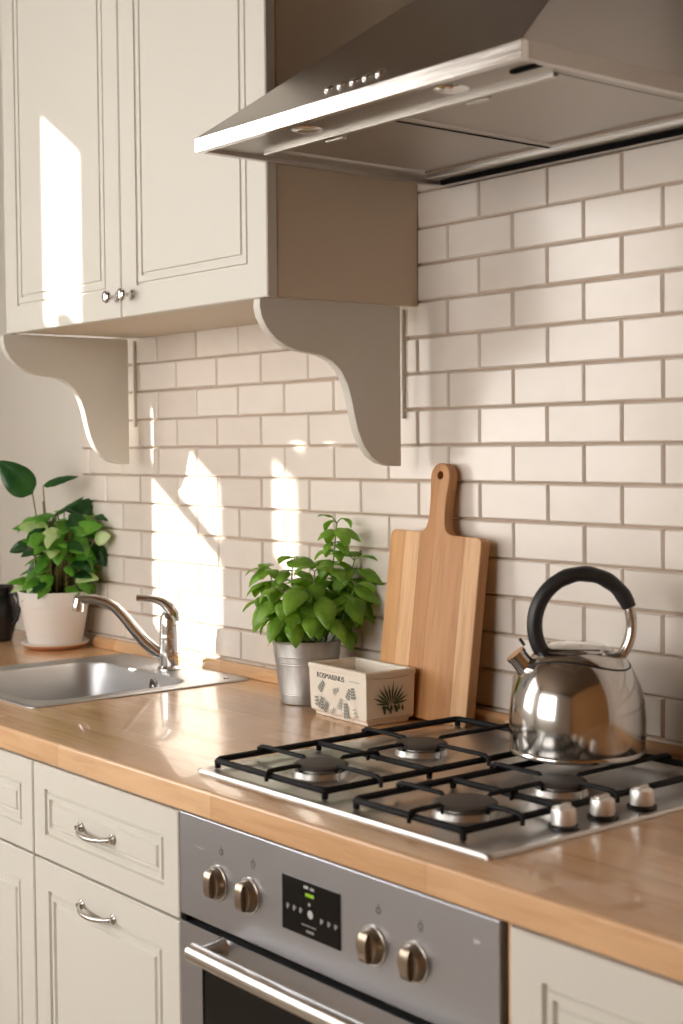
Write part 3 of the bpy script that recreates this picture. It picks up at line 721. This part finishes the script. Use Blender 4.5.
for si, (s, dp, zt, ls, ld) in enumerate(stems):
    a = loc3(C0, s, .995, dp); b = loc3(C0, ls, zt, ld)
    pp = [a.lerp(b, t) + RT * (.006 * math.sin(t * 4 + si)) for t in [i / 8 for i in range(9)]]
    st.tube(pp, [.0022 - .0011 * i / 8 for i in range(9)], 7)
    H = zt - .995; k = 0; z = .20
    nodes = max(4, int(H / .024))
    for ni in range(nodes + 1):
        t = .30 + .70 * ni / nodes
        q = a.lerp(b, t) + RT * (.006 * math.sin(t * 4 + si))
        sz = (1 - .42 * abs(t - .55)) * (.75 if si == 0 and t > .75 else 1)
        base_a = ni * PI / 2 + si * .9
        for o in (0, PI, PI * .55):
            an = base_a + o + R.uniform(-.35, .35)
            el = R.uniform(.0, .6) + (.35 if t > .93 else 0)
            dv = Vector((math.cos(an) * math.cos(el), math.sin(an) * math.cos(el), math.sin(el)))
            ln = R.uniform(.050, .066) * sz; pet = .008 + .006 * R.random()
            st.tube([q, q + dv * pet], .0010, 5)
            leaf(mb, q + dv * pet, dv, UP, ln, ln * R.uniform(.58, .70), droop=R.uniform(1.3, 2.5), cup=R.uniform(.2, .45), ruff=.03, nL=10, nW=8)
# outer leaves hanging over the rim and the long ones seen at the right and top
for s, z, dpt, ds, dz, dd, ln, dr in [(.095, 1.125, -.01, .9, .05, -.2, .060, 1.2), (.085, 1.098, -.02, .75, -.05, -.4, .052, 1.2), (.070, 1.085, -.04, .35, -.3, -.5, .056, .9), (.030, 1.085, -.06, .1, -.25, -.6, .060, 1.0), (-.005, 1.100, -.06, -.25, .1, -.7, .066, 1.5), (-.06, 1.075, -.03, -.55, -.4, -.3, .052, .9), (-.075, 1.068, -.01, -.45, -.7, -.1, .050, .6), (-.06, 1.128, -.01, -.9, .15, -.2, .052, 1.7),
        (.055, 1.195, -.01, -.5, .2, -.3, .036, 1.6), (.062, 1.198, -.01, .6, .05, -.2, .040, 1.4), (.055, 1.20, -.015, .25, .1, -.5, .042, 1.7), (-.035, 1.140, -.01, .6, .3, -.4, .050, 1.0), (-.045, 1.05, -.055, -.3, -.3, -.5, .045, 1.), (.045, 1.045, -.05, .3, -.2, -.5, .045, 1.), (.01, 1.05, -.06, 0, .1, -.8, .050, 1.5), (.1, 1.07, .0, .5, -.5, -.2, .045, .8)]:
    ln *= 1.2
    leaf(mb, loc3(C0, s, z + .010, dpt), RT * ds + UP * dz + FWD * dd, UP + FWD * -.5, ln, ln * .60, droop=dr, cup=.35, ruff=.03, nL=10, nW=8)
mb.build('basil_foliage', M['basil'], bas, smooth=180, weld=False)
st.build('basil_stems', M['stem'], bas, smooth=180)

# ------------------------------------------------------------------ ceramic planter box
TA = math.radians(-4)
tin = thing('ceramic_planter', (-.045, -.087, .9), 'small empty cream ceramic planter with herb prints, in front of the zinc pot', 'planter')
tw, td, th = .166, .101, .088     # along the long face, depth, height
TMX = Matrix.Translation((.066, -.1725, .9005)) @ Matrix.Rotation(TA, 4, 'Z') @ Matrix.Translation((-tw / 2, td / 2, 0))
def rect(hx, hy, z): return [TMX @ Vector(q) for q in ((-hx, -hy, z), (hx, -hy, z), (hx, hy, z), (-hx, hy, z))]
hx, hy = tw / 2, td / 2
rings = [rect(hx - .009, hy - .009, 0), rect(hx - .008, hy - .008, .006), rect(hx - .0035, hy - .0035, .0085), rect(hx - .0025, hy - .0025, .012), rect(hx - .0005, hy - .0005, .078), rect(hx + .0005, hy + .0005, .0805), rect(hx + .001, hy + .001, .0865), rect(hx - .001, hy - .001, .088), rect(hx - .007, hy - .007, .088), rect(hx - .009, hy - .009, .084), rect(hx - .013, hy - .013, .014), rect(hx - .02, hy - .02, .011)]
tb = loft(rings).build('planter_box', M['ceramic'], tin, smooth=0, bevel=.0012)
# printing on the long face (local -y) and the short face (local +x)
FA = TMX @ Matrix.Translation((0, -hy - .0006 + .0015, .045)) @ Matrix.Rotation(PI / 2, 4, 'X')
FB = TMX @ Matrix.Translation((hx + .0006 - .0015, 0, .045)) @ Matrix.Rotation(PI / 2, 4, 'Z') @ Matrix.Rotation(PI / 2, 4, 'X')
q = text_obj('t', 'ROSMARINUS', .0125, FA @ Matrix.Translation((-.018, .0245, .0006)), None, None, .0003, 1.05); q.build('lettering', M['ink'], tb, smooth=0)
mb = MB()
def flat(mb, poly, mtx, z=.0008):
    mb.add([mtx @ Vector((x, y, z)) for x, y in poly] , [tuple(range(len(poly)))])
def sprig(mb, mtx, cx, cy, ang, ln, nl, lw, ll, z=.0010, spread=.7):
    d = Vector((math.cos(ang), math.sin(ang))); s = Vector((-d.y, d.x))
    o = Vector((cx, cy)); e = o + d * ln
    flat(mb, [tuple(o + s * .0004), tuple(o - s * .0004), tuple(e - s * .0003), tuple(e + s * .0003)], mtx, z)
    for i in range(nl):
        t = (i + .6) / nl
        for k in (-1, 1):
            b = o + d * ln * t; ld = (d * (1 - spread) + s * k * spread).normalized(); ls = Vector((-ld.y, ld.x)); l = ll * (1.1 - .5 * t)
            flat(mb, [tuple(b), tuple(b + ld * l * .35 + ls * lw), tuple(b + ld * l), tuple(b + ld * l * .35 - ls * lw)], mtx, z + .0001)
for (cx, cy, an, ln, nl, lw, ll) in [(-.052, -.003, .9, .022, 4, .0026, .009), (-.048, -.034, 1.3, .022, 4, .0028, .010), (-.056, -.030, 1.8, .018, 3, .0022, .008), (.030, -.008, 1.2, .020, 4, .0024, .008), (.048, -.006, 1.7, .020, 4, .0024, .008), (.028, -.040, 1.7, .026, 5, .0032, .009), (-.038, -.036, 1.0, .020, 4, .0024, .009)]:
    mb = MB(); sprig(mb, FA, cx, cy, an, ln, nl, lw, ll); mb.build('herb_drawing', M['inkgrey'], tb, smooth=0)
for (cx, cy, an, ln, nl, lw, ll) in [(-.012, .0, .4, .018, 3, .0022, .007), (.004, -.026, 1.1, .020, 4, .0022, .007), (-.020, -.036, .6, .016, 3, .002, .006), (.055, -.036, 1.9, .018, 3, .002, .006)]:
    mb = MB(); sprig(mb, FA, cx, cy, an, ln, nl, lw, ll); mb.build('herb_drawing', M['inkpale'], tb, smooth=0)
mb = MB()
for k in range(5): flat(mb, [(.036 + k * .006, .0235), (.040 + k * .006, .0235), (.040 + k * .006, .0255), (.036 + k * .006, .0255)], FA)
mb.build('small_lettering', M['inkpale'], tb, smooth=0)
mb = MB()
def blade(mb, mtx, x, y, an, l, w, z):
    d = Vector((math.cos(an), math.sin(an))); q = Vector((-d.y, d.x)); o = Vector((x, y))
    flat(mb, [tuple(o), tuple(o + d * l * .3 - q * w * .8), tuple(o + d * l * .6 - q * w), tuple(o + d * l), tuple(o + d * l * .6 + q * w), tuple(o + d * l * .3 + q * w * .8)], mtx, z)
for k in range(12):
    an = math.radians(8 + k * 15); blade(mb, FB, .004 * math.cos(an), -.012, an, .030 + .007 * math.sin(an) + .003 * math.sin(k * 2.7), .0017, .0010 + k * .00003)
for k in range(9):
    blade(mb, FB, -.020 + k * .0052, -.014 - .004 * (k % 2), math.radians(-35 - (k * 47) % 110), .011, .0024, .0015 + k * .00003)
for k in range(8):
    blade(mb, FB, -.018 + k * .005, -.022, math.radians(60 + (k * 53) % 80), .012, .0020, .0020 + k * .00003)
mb.build('rosemary_drawing', M['inkgreen'], tb, smooth=0)
mb = MB()
flat(mb, [(-.034, .0318), (0, .0300), (.036, .0318), (.036, .0325), (0, .0308), (-.034, .0325)], FB)
mb.build('printed_line', M['inkbrown'], tb, smooth=0); mb = MB(); flat(mb, [(-.040, -.0325), (.040, -.0325), (.040, -.0333), (-.040, -.0333)], FB)
mb.build('printed_line', M['inkbrown'], tb, smooth=0)

# ------------------------------------------------------------------ plant in the corner
QX, QY = -1.141, -.087
sau = MB().lathe([(0, 0), (.058, 0), (.064, .003), (.074, .010), (.077, .015), (.0755, .0165), (.070, .013), (.060, .0085), (0, .0085)], 48, c=(QX, QY, .9005)).build('plant_saucer', [M['terracotta'], M['whitepot']], smooth=40)
for p in sau.data.polygons:
    if p.center.z > .9085: p.material_index = 1
tag(sau, 'round terracotta saucer with a pale rim under the white plant pot', 'saucer')
pl = thing('potted_houseplant', (QX, QY, .9095), 'leafy houseplant in a white ceramic pot on a saucer in the far corner', 'plant')
pc = (QX, QY, .9093)
mb = MB(); mb.lathe([(0, 0), (.056, 0), (.059, .002), (.063, .014), (.0735, .070), (.0765, .0875), (.0785, .0885), (.0815, .116), (.0815, .120), (.0795, .122), (.0770, .120), (.0740, .105), (0, .105)], 56, c=pc); mb.build('white_pot', M['whitepot'], pl, smooth=30)
mb = MB(); mb.lathe([(.0735, .1055), (.05, .109), (0, .112)], 30, c=pc); mb.build('soil', M['soil'], pl)
dk, md, pa, st = MB(), MB(), MB(), MB()
C1 = (QX, QY)
def Lf(mb, s, z, dpt, ds, dz, dd, ln, w, dr=.6, cup=.2, up=None):
    b = loc3(C1, s, z, dpt)
    leaf(mb, b, RT * ds + UP * dz + FWD * dd, (UP * .7 - FWD * .7) if up is None else up, ln, w, droop=dr, cup=cup, nL=12, nW=8, ruff=.01)
    r0 = loc3(C1, s * .35, 1.02, dpt * .4); st.tube([r0, r0.lerp(b, .5) + UP * .012, b], .0017, 6)
# big dark leaves: upper left, upper right pair, right, lower left
Lf(dk, -.044, 1.252, -.01, -.65, .70, -.2, .110, .075, .5, .12, -FWD + UP * .25)
Lf(dk, -.022, 1.270, .0, .85, .42, -.1, .085, .034, .5, .2, UP + FWD * -.7)
Lf(dk, -.002, 1.200, .0, .75, .50, -.1, .090, .026, .1, .2, UP + FWD * -.5)
Lf(dk, .095, 1.200, -.01, .95, .10, -.1, .085, .030, .8, .2, UP + FWD * -.6)
Lf(dk, -.055, 1.140, -.01, -.75, -.35, -.2, .050, .030, .5, .2, -FWD)
Lf(dk, -.03, 1.10, -.02, -.3, -.85, -.2, .070, .036, .2, .2, -FWD)
Lf(dk, .045, 1.195, .01, .35, .5, .1, .070, .055, .8, .2, -FWD + UP * .3)
Lf(dk, .09, 1.135, -.01, .35, -.55, -.3, .060, .045, .5, .2, -FWD)
Lf(dk, .065, 1.10, -.02, .3, -.8, -.2, .060, .040, .2, .2, -FWD)
for i in range(135):
    an = R.uniform(0, 2 * PI); r = .060 * math.sqrt(R.random()); zz = R.uniform(1.055, 1.222) - r * .4
    s, dpt = r * math.cos(an) + .012, r * math.sin(an)
    t = R.choice((md, md, md, dk, pa)) if i % 3 else md
    ln = R.uniform(.046, .070)
    Lf(t, s, zz, dpt, math.cos(an) + R.uniform(-.3, .3), R.uniform(-.35, .65), math.sin(an) * .8 - .25, ln, ln * R.uniform(.45, .62), R.uniform(.6, 1.5), .25, UP - FWD * R.uniform(.2, .9))
Lf(pa, .0, 1.170, -.05, -.9, .25, -.3, .070, .045, .5, .15, -FWD + UP * .5)
Lf(pa, .10, 1.148, -.045, .30, .1, -.2, .045, .036, .4, .15, -FWD + UP * .2)
Lf(md, .05, 1.170, -.05, .85, .25, -.3, .075, .040, .6, .15, -FWD + UP * .5)
Lf(pa, .03, 1.165, -.06, -.3, .1, -.4, .048, .032, .6, .15, -FWD + UP * .5)
for k, (s, d_) in enumerate(((-.02, 0), (0, -.01), (.02, .01), (.01, -.03), (-.03, -.02), (.035, -.01), (.028, -.03))):
    st.tube([loc3(C1, s, 1.018, d_), loc3(C1, s * 1.3, 1.08, d_ * 1.2), loc3(C1, s * 1.6 + .003 * k, 1.15, d_)], [.0030, .0026, .0020], 8)
st.tube([loc3(C1, -.01, 1.018, 0), loc3(C1, -.015, 1.12, 0), loc3(C1, -.022, 1.235, 0)], [.0035, .003, .0025], 8)
md.build('green_foliage', M['leafmid'], pl, smooth=180); dk.build('dark_leaves', M['leafdark'], pl, smooth=180); pa.build('pale_leaves', M['leafpale'], pl, smooth=180); st.build('plant_stems', M['brownstem'], pl, smooth=180)

# ------------------------------------------------------------------ jug
JX, JY = -1.352, -.130
jg = thing('stoneware_jug', (JX, JY, .9), 'dark glazed stoneware jug at the left edge, beside the white plant pot', 'jug')
mb = MB(); mb.lathe([(0, 0), (.034, 0), (.037, .002), (.038, .010), (.044, .030), (.0495, .055), (.0500, .075), (.046, .093), (.040, .106), (.0385, .115), (.0410, .124), (.0435, .128), (.0425, .129), (.0400, .125), (.037, .115), (.044, .08), (.036, .02), (0, .012)], 48, c=(JX, JY, .9005)); mb.build('jug_body', M['jug'], jg)
mb = MB(); a = Vector((JX, JY, .9005)); dv = (RT * .9 + FWD * -.4).normalized()
mb.tube([a + dv * .038 + UP * .112, a + dv * .055 + UP * .113, a + dv * .066 + UP * .100, a + dv * .066 + UP * .075, a + dv * .058 + UP * .052, a + dv * .046 + UP * .040], .0055, 10); mb.build('jug_handle', M['jug'], jg, smooth=60)

# ------------------------------------------------------------------ light
def sun(name, d, e, col, ang):
    l = bpy.data.lights.new(name, 'SUN'); l.energy = e; l.color = col; l.angle = math.radians(ang)
    o = bpy.data.objects.new(name, l); COL.objects.link(o); o.rotation_euler = Vector(d).to_track_quat('-Z', 'Y').to_euler(); return o
sun('sun', (1.11, 1, -.71), 19, (1., .93, .83), .7)
wd = bpy.data.worlds.new('world'); sc.world = wd; wd.use_nodes = True
bg = wd.node_tree.nodes['Background']
sky = wd.node_tree.nodes.new('ShaderNodeTexSky'); sky.sky_type = 'HOSEK_WILKIE'; sky.sun_direction = Vector((-1.11, -1, .71)).normalized(); sky.turbidity = 3
wd.node_tree.links.new(sky.outputs[0], bg.inputs[0]); bg.inputs[1].default_value = 1.2

# ------------------------------------------------------------------ camera
cam = bpy.data.cameras.new('camera'); co = bpy.data.objects.new('camera', cam); COL.objects.link(co)
yaw, pitch, roll = .8911867, -.0401557, -.0090178
fw = Vector((-math.sin(yaw) * math.cos(pitch), math.cos(yaw) * math.cos(pitch), math.sin(pitch)))
rt = Vector((math.cos(yaw), math.sin(yaw), 0)); up = rt.cross(fw)
r2 = rt * math.cos(roll) + up * math.sin(roll); u2 = -rt * math.sin(roll) + up * math.cos(roll)
mw = Matrix((r2, u2, -fw)).transposed().to_4x4(); mw.translation = (1.8557, -1.670, 1.3538)
co.matrix_world = mw
F = 1461.574
cam.sensor_fit = 'VERTICAL'; cam.sensor_height = 36; cam.lens = F * 36 / 1024
cam.shift_x = (341.5 - 339.39) / 1024; cam.shift_y = (504.843 - 512) / 1024
cam.clip_start = .05
cam.dof.use_dof = True; cam.dof.focus_distance = 2.45; cam.dof.aperture_fstop = 5.0
sc.camera = co
sc.view_settings.view_transform = 'Standard'; sc.view_settings.look = 'None'; sc.view_settings.gamma = 1; sc.view_settings.exposure = 0
sc.view_settings.use_curve_mapping = False
sc.cycles.use_denoising = True
sc.cycles.max_bounces = 8; sc.cycles.diffuse_bounces = 5; sc.cycles.glossy_bounces = 4
sc.cycles.sample_clamp_indirect = 6; sc.cycles.caustics_reflective = False; sc.cycles.caustics_refractive = False
